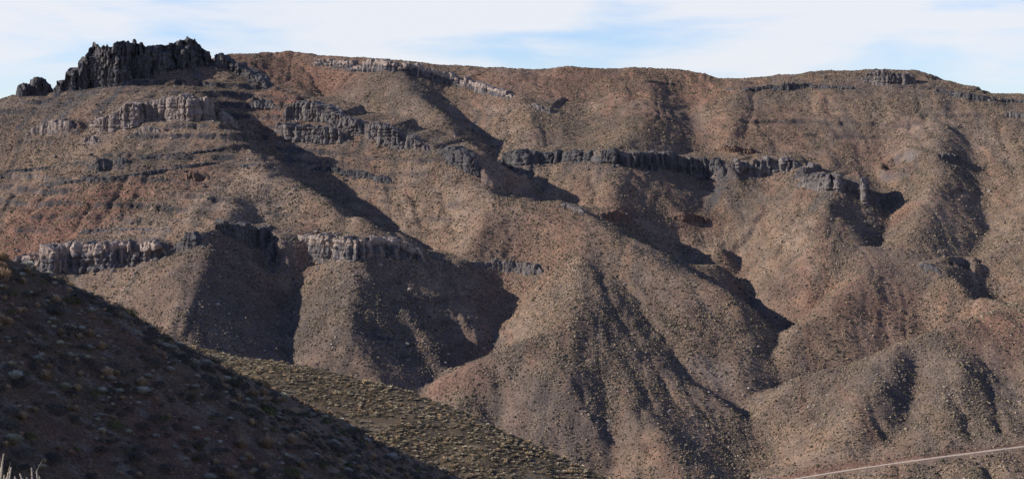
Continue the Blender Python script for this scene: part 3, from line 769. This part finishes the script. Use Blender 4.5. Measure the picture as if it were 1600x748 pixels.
# ------------------------------------------------------------------ middle hill (lit, scrub covered) and near hill (shaded)
def local_mesh(name, x0, x1, y0, y1, g, fn, colfn, mat, label):
    ax = np.arange(x0, x1 + .01, g); ay = np.arange(y0, y1 + .01, g)
    X, Y = np.meshgrid(ax, ay); Z = fn(X, Y)
    o = mesh_np(name, np.stack([X, Y, Z], -1).reshape(-1, 3), grid_faces(*X.shape), mat, True, attrs={'col': colfn(X, Y).reshape(-1, 3)})
    tag(o, label, 'hill', kind='structure')
    return o
# middle hill: crest traced as ridge, ground falls away behind it
CB = np.array([P3(u, v, D) for u, v, D in ((-200,470,620),(100,510,560),(300,543,530),(460,571,505),(560,592,492),(640,613,482),(700,634,474),(760,661,462),(870,711,445),(960,750,430),(1100,820,415),(1400,1000,390))])
def hillB(X, Y):
    X = np.asarray(X, float); Y = np.asarray(Y, float)
    o = np.argsort(CB[:, 0])
    yc = np.interp(X, CB[o, 0], CB[o, 1]); zc = np.interp(X, CB[o, 0], CB[o, 2])
    d = yc - Y                           # in front of the crest is positive
    z = zc - np.where(d > 0, .17 * d + .0006 * d * d * (d < 150) + (13.5 + .3 * (d - 150)) * (d >= 150), -.42 * d)
    r = np.abs(d) < 8
    z = np.where(r, z - (8 - np.abs(d)) ** 2 / 64 * 1.0, z) + .5
    return z + .9 * fbm(X / 22, Y / 22, 3, 81) + .12 * fbm(X / 2.5, Y / 2.5, 2, 83)
for _ in range(3):
    for i_, (u_, v_) in enumerate(((-200,470),(100,510),(300,543),(460,571),(560,592),(640,613),(700,634),(760,661),(870,711),(960,750))):
        if i_ < 2: continue
        D_ = np.arange(330, 640, 1.); a_, b_ = ray(u_, 374); z_ = hillB(a_ * D_, D_)
        fw_ = D_ * cp - z_ * sp; up_ = D_ * sp + z_ * cp
        CB[i_, 2] += (float((374 - F * up_ / fw_).min()) - v_) * CB[i_, 1] / F * .8
def colB(X, Y):
    n = fbm(X / 14, Y / 14, 4, 85)
    c = np.array((.080, .060, .042)) + 0 * X[..., None]
    m = sstep(-.2, .6, n)[..., None]
    return c * (1 - m) + np.array((.15, .115, .078)) * m
local_mesh('hill', -330, 160, 300, 640, 1.2, hillB, colB, M_hillB, 'brown hill thick with low scrub between the shaded slope and the mountain')

CA0, CA1 = P3(0, 405, 150), P3(700, 738, 220)
CAm = P3(330, 562, 176)
def crestA(t):   # plan position along the crest; t metres along y
    return t
ay_ = np.array([40, 90, 150, 160, 172, 186, 201, 221, 245, 290.])
_ca = [P3(0,404,150), P3(100,442,157), P3(200,491,166), P3(330,561,177), P3(450,620,190), P3(560,671,203), P3(700,738,221), P3(820,800,240), P3(1000,900,275)]
_ca = np.array(_ca)
_d0 = (_ca[0] - _ca[2]); _d0 /= _d0[1]
_ca = np.vstack([_ca[0] + _d0 * np.array((-1, 1, -.25 / 1)) * 0 + np.array((-_d0[0] * 1.0, -1, 0)) * 60 + np.array((0, 0, 9)), _ca]) if False else np.vstack([np.array((_ca[0][0] - 30, 95, _ca[0][2] + 8)), np.array((_ca[0][0] - 12, 130, _ca[0][2] + 3.4)), _ca])
def hillA(X, Y, rough=1.0):
    X = np.asarray(X, float); Y = np.asarray(Y, float)
    xc = np.interp(Y, _ca[:, 1], _ca[:, 0]); zc = np.interp(Y, _ca[:, 1], _ca[:, 2])
    xc = np.where(Y < 95, _ca[0, 0] - (95 - Y) * .25, xc)
    d = X - xc
    z = zc - np.where(d > 0, .70 * d, -.62 * d) + 0.0
    r = 3.0
    z = np.where(np.abs(d) < r, z - (r - np.abs(d)) ** 2 / (2 * r) * .66, z) + .15
    z = np.where(Y > 275, z - (Y - 275) * .5, z)
    return z + rough * (.55 * fbm(X / 9, Y / 9, 3, 91) + .16 * fbm(X / 1.6, Y / 1.6, 3, 93))
_us = np.array([0, 100, 200, 330, 450, 560, 700, 820]); _vt = np.array([404, 442, 491, 561, 620, 671, 738, 800.])
def silhouette(fn, u, d0, d1):
    D = np.arange(d0, d1, .5); a, b = ray(u, 374)
    zz = fn(a * D, D); fw = D * cp - zz * sp; up = D * sp + zz * cp
    return float((374 - F * up / fw).min())
for _ in range(4):
    e = np.array([silhouette(hillA, u, 80, 272) - v for u, v in zip(_us, _vt)])
    _ca[2:10, 2] += e * _ca[2:10, 1] / F
    _ca[:2, 2] += e[0] * _ca[2, 1] / F
def knoll(X, Y):
    d = np.hypot(X, Y * 1.0)
    return -1.75 - .03 * d - .42 * np.maximum(d - 6, 0) - .1 * np.minimum(np.maximum(-Y, 0), 0) + .06 * fbm(X / 1.5, Y / 1.5, 3, 95)
def nearfn(X, Y):
    return np.maximum(hillA(X, Y), np.maximum(knoll(X, Y), -75 - .05 * Y))
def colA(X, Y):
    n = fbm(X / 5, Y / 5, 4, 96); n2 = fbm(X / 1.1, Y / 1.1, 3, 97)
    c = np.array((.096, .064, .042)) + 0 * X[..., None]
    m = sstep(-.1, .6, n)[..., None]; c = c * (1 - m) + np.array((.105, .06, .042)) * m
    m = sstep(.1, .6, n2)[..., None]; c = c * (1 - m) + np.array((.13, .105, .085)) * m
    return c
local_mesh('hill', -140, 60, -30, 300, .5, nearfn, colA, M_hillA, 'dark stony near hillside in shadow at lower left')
def hitfn(fn, u, v, d0, d1, st=.25):
    D = np.arange(d0, d1, st); a, b = ray(u, v)
    h = fn(a * D, D); k = np.where(h >= b * D)[0]
    if len(k) == 0: return None
    i = k[0]; return np.array((a * D[i], D[i], h[i]))

# far ground to the horizon, under everything
gr, gt, gb = mat_new('valley_ground')
gt.links.new(ramp(gt, noise_node(gt, .03, 5, .6), [(.3, (.16, .12, .09)), (.7, (.24, .18, .13))]), gb.inputs['Base Color'])
a = np.concatenate([np.linspace(-15000, -1500, 14), np.linspace(-1400, 1400, 60), np.linspace(1500, 15000, 14)])
b = np.concatenate([np.linspace(-15000, -1500, 14), np.linspace(-1400, 2600, 90), np.linspace(2700, 20000, 20)])
X, Y = np.meshgrid(a, b)
inside = (X > X0 - 60) & (X < X1 + 60) & (Y > Y0 - 60) & (Y < Y1 + 60)
Z = -260 + 6 * fbm(X / 200, Y / 200, 3, 99)
Z = np.where(inside, -420, Z)
g = mesh_np('ground', np.stack([X, Y, Z], -1).reshape(-1, 3), grid_faces(*X.shape), gr, True)
tag(g, 'brown desert valley floor', 'ground', kind='structure')

# ------------------------------------------------------------------ scrub on the mountain (ground cover nobody could count)
def clump_templates(k, seed):
    r = np.random.default_rng(seed); out_ = []
    for _ in range(k):
        V = [(0, 0, r.uniform(.75, 1.0))]
        for ring, (rr, zz, nn) in enumerate(((.62, .68, 5), (1.0, .22, 6))):
            for i in range(nn):
                an = 2 * math.pi * (i + r.uniform(-.3, .3) + .5 * ring) / nn
                q = rr * r.uniform(.72, 1.2)
                V.append((q * math.cos(an), q * math.sin(an), zz * r.uniform(.6, 1.25)))
        for i in range(3):
            an = 2 * math.pi * i / 3; V.append((.75 * math.cos(an), .75 * math.sin(an), -.45))
        Fc = [(0, 1 + i, 1 + (i + 1) % 5) for i in range(5)]
        Fc += [(1, 6, 7), (1, 7, 2), (2, 7, 8), (2, 8, 3), (3, 8, 9), (3, 9, 4), (4, 9, 10), (4, 10, 5), (5, 10, 11), (5, 11, 1), (1, 11, 6)]
        Fc += [(6, 12, 7), (7, 12, 13), (7, 13, 8), (8, 13, 9), (9, 13, 14), (9, 14, 10), (10, 14, 11), (11, 14, 12), (11, 12, 6)]
        out_.append((np.array(V), np.array(Fc)))
    return out_
def scatter(name, P, Rr, Hs, C, temps, mat, label, smooth=False):
    Vs = []; Fs = []; Cs = []; base_ = 0
    which = rng.integers(0, len(temps), len(P))
    for k, (TV, TF) in enumerate(temps):
        m = which == k; n = int(m.sum())
        if n == 0: continue
        an = rng.uniform(0, 2 * math.pi, n); ca, sa = np.cos(an)[:, None], np.sin(an)[:, None]
        x = TV[None, :, 0] * ca - TV[None, :, 1] * sa; y = TV[None, :, 0] * sa + TV[None, :, 1] * ca
        r_ = Rr[m][:, None]
        v = np.stack([x * r_ + P[m][:, None, 0], y * r_ + P[m][:, None, 1], TV[None, :, 2] * Hs[m][:, None] + P[m][:, None, 2]], -1)
        Vs.append(v.reshape(-1, 3)); Fs.append((TF[None] + (np.arange(n) * len(TV))[:, None, None] + base_).reshape(-1, 3))
        c = np.repeat(C[m][:, None, :], len(TV), 1) * rng.uniform(.8, 1.2, (n, len(TV), 1))
        Cs.append(c.reshape(-1, 3)); base_ += n * len(TV)
    o = mesh_np(name, np.concatenate(Vs), np.concatenate(Fs), mat, smooth, attrs={'col': np.concatenate(Cs)})
    tag(o, label, 'scrub', kind='stuff')
    return o
NS = 430000
D = 830 + (1830 - 830) * rng.uniform(0, 1, NS * 2) ** .9
uu = rng.uniform(-60, 1660, NS * 2)
X = (uu - 800) / F * D
dens = .60 + .85 * fbm(X / 34, D / 50, 3, 61) + .45 * fbm(X / 9, D / 9, 2, 62)
sl = bil(slope, X0, Y0, G, X, D)
okm = (rng.uniform(0, 1, NS * 2) < np.clip(dens, .2, 1)) & (sl < 1.7)
ycr = np.interp(X, rx, ry, left=-9e3, right=-9e3); okm &= np.abs(D - ycr) > 5
X = X[okm][:NS]; D = D[okm][:NS]
Z = hmt(X, D)
n = len(X)
rr_ = np.clip(rng.lognormal(-.80, .36, n), .24, 1.3)
kindr = rng.uniform(0, 1, n)
pal = np.array([(.086, .072, .050), (.180, .137, .092), (.230, .182, .130), (.060, .049, .040), (.130, .102, .068)])
pc = pal[np.searchsorted([.26, .50, .68, .84], kindr)]
scatter('mountain_scrub', np.stack([X, D, Z - .05], 1), rr_, rr_ * rng.uniform(.7, 1.2, n), pc * rng.uniform(.75, 1.25, (n, 1)), clump_templates(6, 1), M_scrub, 'low olive and straw scrub dotting the whole mountainside')
scatter('talus', np.column_stack([TP, hmt(TP[:, 0], TP[:, 1]) - .15]), TR, TR * .85, TC, clump_templates(6, 15), M_scrub, 'broken rock rubble lying along the feet of the cliffs')
# loose stones on the mountain
n = 26000
D = rng.uniform(950, 1750, n); X = (rng.uniform(-40, 1640, n) - 800) / F * D
q = fbm(X / 30, D / 30, 3, 66); m = q > .05
X, D = X[m], D[m]; n = len(X)
rr_ = np.clip(rng.lognormal(-.75, .5, n), .2, 2.2)
scatter('loose_rock', np.stack([X, D, hmt(X, D) - .1], 1), rr_, rr_ * .8, np.array((.20, .165, .145)) * rng.uniform(.5, 1.5, (n, 1)), clump_templates(4, 5), M_scrub, 'scattered grey and tan stones over the mountainside')

# ------------------------------------------------------------------ plants of the two near hills
def blades(n, R_, H_, wdt, up, seed, bend=.3):
    """a tuft or bush of narrow blades/twigs: returns V, F, height fraction"""
    r = np.random.default_rng(seed)
    V = []; Fc = []; Hf = []
    for i in range(n):
        an = r.uniform(0, 2 * math.pi); k = r.uniform(0, 1) ** up
        tip = np.array((math.cos(an) * R_ * k, math.sin(an) * R_ * k, H_ * math.sqrt(max(.05, 1 - (k * .93) ** 2)) * r.uniform(.72, 1.05)))
        st = np.array((tip[0] * .25 * r.uniform(.5, 1.5), tip[1] * .25 * r.uniform(.5, 1.5), 0.0))
        mid = st * .4 + tip * .6; mid[2] += bend * H_ * .2 * k
        sd = np.array((-math.sin(an + r.uniform(-1, 1)), math.cos(an + r.uniform(-1, 1)), r.uniform(-.3, .3))) * wdt * r.uniform(.6, 1.4)
        b = len(V)
        V += [st - sd * .4, st + sd * .4, mid - sd, mid + sd, tip]
        Fc += [(b, b + 1, b + 3), (b, b + 3, b + 2), (b + 2, b + 3, b + 4)]
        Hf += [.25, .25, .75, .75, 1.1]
    return np.array(V), np.array(Fc), np.array(Hf)
def leafy(n, R_, H_, sz, seed):
    """bush of many leaf-sized faces through a lumpy dome volume, on short stems"""
    r = np.random.default_rng(seed)
    V = []; Fc = []; Hf = []
    lob = r.normal(size=(5, 3)); lob[:, 2] = np.abs(lob[:, 2]); lob /= np.linalg.norm(lob, axis=1)[:, None]
    for i in range(n):
        d = r.normal(size=3); d[2] = abs(d[2]) * 1.1; d /= np.linalg.norm(d)
        k = r.uniform(.45, 1) ** .5 * (.78 + .32 * max(0, (lob @ d).max()) ** 4)
        c = d * np.array((R_, R_, H_)) * k
        a1 = r.normal(size=3); a1 /= np.linalg.norm(a1); a2 = np.cross(a1, d + .2 * r.normal(size=3)); a2 /= np.linalg.norm(a2) + 1e-9
        s = sz * r.uniform(.6, 1.4); b = len(V)
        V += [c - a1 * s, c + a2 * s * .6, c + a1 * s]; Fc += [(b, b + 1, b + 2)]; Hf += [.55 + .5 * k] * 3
    for i in range(10):
        an = r.uniform(0, 6.28); t = np.array((math.cos(an) * R_ * .6, math.sin(an) * R_ * .6, H_ * .7)); b = len(V)
        V += [np.array((-.02, 0, -.1)), np.array((.02, 0, -.1)), t]; Fc += [(b, b + 1, b + 2)]; Hf += [.3] * 3
    return np.array(V), np.array(Fc), np.array(Hf)
# templates by kind, unit radius
TK = {
 'pale': [blades(260, 1, .85, .045, .55, 100 + i) for i in range(3)],
 'straw': [blades(170, 1, 1.15, .045, .8, 120 + i) for i in range(3)],
 'dark': [leafy(330, 1, .75, .10, 140 + i) for i in range(3)],
 'green': [leafy(380, 1, .8, .10, 160 + i) for i in range(2)],
}
KCB = {'pale': (.48, .405, .28), 'straw': (.46, .34, .21), 'dark': (.095, .08, .058), 'green': (.15, .118, .075), 'grey': (.36, .30, .215)}
KC = {'pale': (.46, .44, .31), 'straw': (.40, .285, .18), 'dark': (.085, .072, .06), 'green': (.085, .088, .032), 'grey': (.42, .40, .34)}
meshes = {}
def plant_mesh(kind, var, tint=0):
    key = (kind, var, tint)
    if key in meshes: return meshes[key]
    tk = 'pale' if kind == 'grey' else kind
    V, Fc, Hf = TK[tk][var % len(TK[tk])]
    r = np.random.default_rng(hash(key) % 1000 if False else var * 10 + tint)
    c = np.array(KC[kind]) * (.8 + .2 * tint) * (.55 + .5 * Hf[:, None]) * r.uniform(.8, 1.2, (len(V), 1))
    o = mesh_np('tmp', V, Fc, M_plant, False, attrs={'col': c})
    meshes[key] = o.data; bpy.data.objects.remove(o)
    return meshes[key]
NAMES = {'pale': 'cushion_shrub', 'straw': 'grass_tuft', 'dark': 'desert_shrub', 'green': 'green_shrub', 'grey': 'cushion_shrub'}
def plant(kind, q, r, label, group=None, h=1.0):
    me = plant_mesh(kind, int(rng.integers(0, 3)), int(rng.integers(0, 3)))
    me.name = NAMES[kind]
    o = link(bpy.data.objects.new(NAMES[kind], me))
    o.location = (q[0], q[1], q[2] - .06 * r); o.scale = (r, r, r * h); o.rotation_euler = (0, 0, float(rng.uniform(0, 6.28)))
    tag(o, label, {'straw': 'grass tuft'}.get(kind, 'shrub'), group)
    return o
taken = []
# the ones that stand out, with the pixel radius each has in the photograph
for kind, u, v, rp, lab in (
 ('pale', 18, 567, 9, 'pale yellow-green cushion shrub, alone near the left edge of the shaded hillside'),
 ('pale', 76, 502, 6, 'pale green cushion shrub, upper of the touching pair at upper left of dark slope'),
 ('pale', 84, 510, 6.5, 'pale green cushion shrub, lower of the touching pair at upper left of dark slope'),
 ('pale', 114, 510, 8, 'pale green cushion shrub beside orange grass, right of the touching pair'),
 ('pale', 93, 535, 9, 'wide grey-green cushion shrub just below the touching pale pair'),
 ('grey', 64, 553, 8, 'dull grey shrub below left of the wide grey-green cushion'),
 ('grey', 154, 525, 6, 'small silvery twiggy shrub right of the wide grey-green cushion'),
 ('grey', 266, 576, 10, 'large silver-grey shrub in the middle of the dark slope'),
 ('grey', 232, 587, 9, 'silver-grey shrub left of and below the largest silver one'),
 ('grey', 308, 586, 8, 'dim grey cushion shrub right of the largest silver one'),
 ('grey', 306, 668, 10, 'broad dull straw-grey shrub low on the middle of the dark slope'),
 ('pale', 386, 622, 8, 'pale straw shrub near the crest of the dark slope, right of centre'),
 ('grey', 273, 698, 7, 'small silver-white shrub near the foot of the picture on the dark slope'),
 ('grey', 291, 717, 7, 'silver shrub just below right of the small silver-white one'),
 ('pale', 65, 728, 10, 'flat-topped straw-green cushion shrub above the bare pale twigs'),
 ('straw', 12, 604, 7, 'orange grass tuft at the left edge below the lone yellow-green cushion'),
 ('straw', 34, 499, 5, 'small bright orange grass tuft near the left edge'),
 ('straw', 58, 476, 8, 'large orange-brown grass tuft high on the left of the dark slope'),
 ('straw', 147, 497, 5, 'tan grass tuft above right of the pale green shrubs'),
 ('straw', 205, 506, 5, 'tan grass tuft close under the crest, left part of the dark slope'),
 ('straw', 264, 527, 9, 'sunlit straw-coloured bush on the crest of the dark slope'),
 ('straw', 92, 700, 6, 'bright orange grass tuft in the lower left of the dark slope'),
 ('straw', 112, 708, 8, 'broad orange-tan grass clump right of the bright orange tuft'),
 ('green', 16, 484, 10, 'dull green shrub at the left edge high on the dark slope'),
 ('green', 42, 580, 9, 'dark green shrub right of the lone yellow-green cushion'),
 ('green', 255, 651, 12, 'wide dark green shrub in the middle of the dark slope'),
 ('green', 180, 662, 16, 'largest dull green bush low on the dark slope'),
 ('green', 475, 645, 10, 'bright olive-green shrub right of the centre near the crest of the dark slope'),
 ('green', 330, 650, 9, 'olive-green shrub left of the bright olive one'),
):
    q = hitfn(nearfn, u, v + rp * .5, 60, 300)
    if q is None or q[1] > 290: continue
    r = rp / F * q[1]
    plant(kind, q, r, lab); taken.append((q[0], q[1], r))
# all other plants of the near hill, in plan
cand = []
for _ in range(8200):
    y = rng.uniform(78, 245); x = rng.uniform(-.33 * y, -.02 * y + 4)
    xc = np.interp(y, _ca[:, 1], _ca[:, 0])
    if x < xc - 4: continue
    if fbm(np.array(x / 7.), np.array(y / 7.), 2, 7) * .8 + rng.uniform(-.7, .7) < -.35: continue
    z = float(nearfn(np.array([x]), np.array([y]))[0])
    k = rng.uniform()
    crest = (x - xc) < 3
    if crest: kind = 'straw' if k < .62 else ('dark' if k < .85 else 'grey')
    else: kind = 'dark' if k < .60 else ('straw' if k < .80 else ('grey' if k < .93 else ('green' if k < .98 else 'pale')))
    r = float(np.clip(rng.lognormal({'dark': -.58, 'straw': -.88, 'grey': -.8, 'green': -.62, 'pale': -.85}[kind], .36), .14, 1.1))
    if any(abs(x - a) < (r + c) * .7 and abs(y - b) < (r + c) * .7 for a, b, c in taken[:29]): continue
    # pixel position to know which ones show
    zz = z * cp + y * sp * 0
    fwd = y * cp - z * sp; up = y * sp + z * cp
    u = 800 + F * x / fwd; v = 374 - F * up / fwd
    cand.append((F * r / y * (1 if -5 < u < 1605 and v < 752 else 0), kind, x, y, z, r))
cand.sort(key=lambda t: -t[0])
NIND = 270
LG = {'dark': ('dark dormant twiggy shrub on the shaded near hillside', 'dark shrubs on the shaded near hillside'),
      'straw': ('straw-orange dry grass tuft on the shaded near hillside', 'dry grass tufts on the shaded near hillside'),
      'grey': ('small grey twiggy cushion shrub on the shaded near hillside', 'small grey cushions on the shaded near hillside'),
      'pale': ('small pale green cushion shrub on the shaded near hillside', 'small pale cushions on the shaded near hillside'),
      'green': ('small dull green shrub on the shaded near hillside', 'green shrubs on the shaded near hillside')}
for s, kind, x, y, z, r in cand[:NIND]:
    plant(kind, (x, y, z), r, *LG[kind])
def build_mass(name, items, label, thin=1):
    Vs, Fs, Cs = [], [], []; nb = 0
    for kind, x, y, z, r in items:
        tk = 'pale' if kind == 'grey' else kind
        T_ = TK2 if thin > 1 else TK1
        V, Fc, Hf = T_[tk][int(rng.integers(0, len(T_[tk])))]
        an = rng.uniform(0, 6.28); ca, sa = math.cos(an), math.sin(an)
        v = np.stack([(V[:, 0] * ca - V[:, 1] * sa) * r + x, (V[:, 0] * sa + V[:, 1] * ca) * r + y, V[:, 2] * r + z - .05 * r], 1)
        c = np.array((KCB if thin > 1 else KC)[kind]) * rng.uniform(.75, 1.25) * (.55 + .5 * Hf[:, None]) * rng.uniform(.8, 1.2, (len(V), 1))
        Vs.append(v); Fs.append(Fc + nb); Cs.append(c); nb += len(V)
    o = mesh_np(name, np.concatenate(Vs), np.concatenate(Fs), M_plant, False, attrs={'col': np.concatenate(Cs)})
    tag(o, label, 'scrub', kind='stuff'); return o
TK1 = {'pale': [blades(120, 1, .85, .065, .55, 300 + i) for i in range(4)], 'straw': [blades(90, 1, 1.1, .065, .8, 320 + i) for i in range(4)],
       'dark': [leafy(190, 1, .75, .14, 340 + i) for i in range(5)], 'green': [leafy(190, 1, .8, .14, 360 + i) for i in range(3)]}
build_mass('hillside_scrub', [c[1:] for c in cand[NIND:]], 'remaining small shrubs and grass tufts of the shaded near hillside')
TK2 = {'pale': [blades(46, 1, .85, .12, .55, 200 + i) for i in range(4)], 'straw': [blades(40, 1, 1.05, .11, .8, 220 + i) for i in range(4)],
       'dark': [leafy(60, 1, .75, .24, 240 + i) for i in range(4)], 'green': [leafy(60, 1, .8, .24, 260 + i) for i in range(3)]}
items = []
x = rng.uniform(-190, 85, 60000); y = rng.uniform(330, 545, 60000)
o_ = np.argsort(CB[:, 0]); ycb = np.interp(x, CB[o_, 0], CB[o_, 1])
m = (y < ycb + 4) & (y > ycb - 165) & (np.abs(x) < .34 * y)
x, y = x[m], y[m]; z = hillB(x, y); ds = 1.5 * fbm(x / 16 + y / 30, y / 2.6, 2, 71)
for a_, b_, c_, d_ in zip(x, y, z, ds):
    if d_ + rng.uniform(-.5, .5) < -.45: continue
    k = rng.uniform()
    kind = 'dark' if k < .26 else ('green' if k < .46 else ('straw' if k < .60 else ('grey' if k < .82 else 'pale')))
    items.append((kind, a_, b_, c_, float(np.clip(rng.lognormal(-.48, .3), .25, 1.2))))
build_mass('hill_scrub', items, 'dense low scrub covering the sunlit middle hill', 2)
# stones of the near hill
n = 34000
y = rng.uniform(78, 235, n); x = rng.uniform(-.33, -.02, n) * y
m = fbm(x / 6, y / 6, 3, 73) > -.15; x, y = x[m], y[m]; n = len(x)
rr_ = np.clip(rng.lognormal(-2.3, .5, n), .05, .5)
scatter('loose_stone', np.stack([x, y, nearfn(x, y) - .02], 1), rr_, rr_ * .6, np.array((.15, .115, .09)) * rng.uniform(.5, 1.7, (n, 1)), clump_templates(4, 8), M_scrub, 'loose brown stones over the shaded near hillside')

# ------------------------------------------------------------------ bare pale shrub close to the camera at the lower left
def tube_chain(P, Rd, V, Fc, sides=5):
    b0 = None
    for i, (p, r) in enumerate(zip(P, Rd)):
        d = (P[min(i + 1, len(P) - 1)] - P[max(i - 1, 0)]); d = d / (np.linalg.norm(d) + 1e-9)
        a = np.cross(d, (0.3, 1, .1)); a /= np.linalg.norm(a); c = np.cross(d, a)
        b = len(V)
        for k in range(sides):
            t = 2 * math.pi * k / sides; V.append(p + (a * math.cos(t) + c * math.sin(t)) * r)
        if b0 is not None:
            for k in range(sides): Fc.append((b0 + k, b0 + (k + 1) % sides, b + (k + 1) % sides, b + k))
        b0 = b
M_twig, tt, tb = mat_new('bare_twig')
tt.links.new(ramp(tt, noise_node(tt, 60, 4, .6), [(.3, (.42, .34, .25)), (.7, (.66, .57, .45))]), tb.inputs['Base Color'])
BY = 5.0
tw = bpy.data.objects.new('bare_shrub', None); link(tw)
gz = float(nearfn(np.array([-1.5]), np.array([BY]))[0])
tw.location = (-1.5, BY, gz)
tag(tw, 'bare pale dead shrub with bristly twigs in the bottom left corner', 'shrub')
rt = np.random.default_rng(3)
def grow(p, d, L, r, V, Fc, depth, sidebr=True):
    P = [p.copy()]; Rd = [r]; n = max(4, int(L / .02)); st = L / n
    for i in range(n):
        d = d + rt.normal(size=3) * .09; d[2] += .01; d /= np.linalg.norm(d)
        p = p + d * st; P.append(p.copy()); Rd.append(r * (1 - .7 * (i + 1) / n))
        if depth > 0 and i > n * .3 and rt.uniform() < .42:
            s = rt.normal(size=3); s[1] *= .6; s = d * .7 + s * .55; s /= np.linalg.norm(s)
            grow(p.copy(), s, L * rt.uniform(.12, .3), Rd[-1] * .7, V, Fc, depth - 1)
    tube_chain(P, Rd, V, Fc)
root = np.array(tw.location)
# stems aimed at the tips the photograph shows
for u, v in ((7,709),(48,731),(56,736),(30,740),(14,738),(-8,720),(22,744),(3,730),(40,746),(60,744),(-20,735),(11,747),(34,748),(52,750),(-4,744),(18,730),(25,749),(8,742)):
    V, Fc = [], []
    tip = P3(u, v, BY + rt.uniform(-.15, .15)) - root
    st = np.array((tip[0] * .15 + rt.normal() * .03, rt.normal() * .03, -.02))
    n = 22; P = []; Rd = []
    for i in range(n + 1):
        t = i / n
        p = st * (1 - t) + tip * t + np.array((.05 * math.sin(t * 3.1) * (1 if u > 20 else -1), 0, .04 * math.sin(t * 3.1)))
        if 0 < i < n: p = p + rt.normal(size=3) * .0055
        P.append(p); Rd.append(.0075 * (1 - t) + .0022)
        if t > .35 and rt.uniform() < .55:
            s = (tip - st) / np.linalg.norm(tip - st); q = rt.normal(size=3); q[1] *= .5; s = s * .8 + q * .5; s /= np.linalg.norm(s)
            grow(p.copy(), s, rt.uniform(.02, .075) * (1.15 - t * .6), .0032 * (1.2 - t), V, Fc, 1)
    tube_chain(P, Rd, V, Fc)
    o = mesh_np('stem', np.array(V), np.array(Fc), M_twig, True, parent=tw)
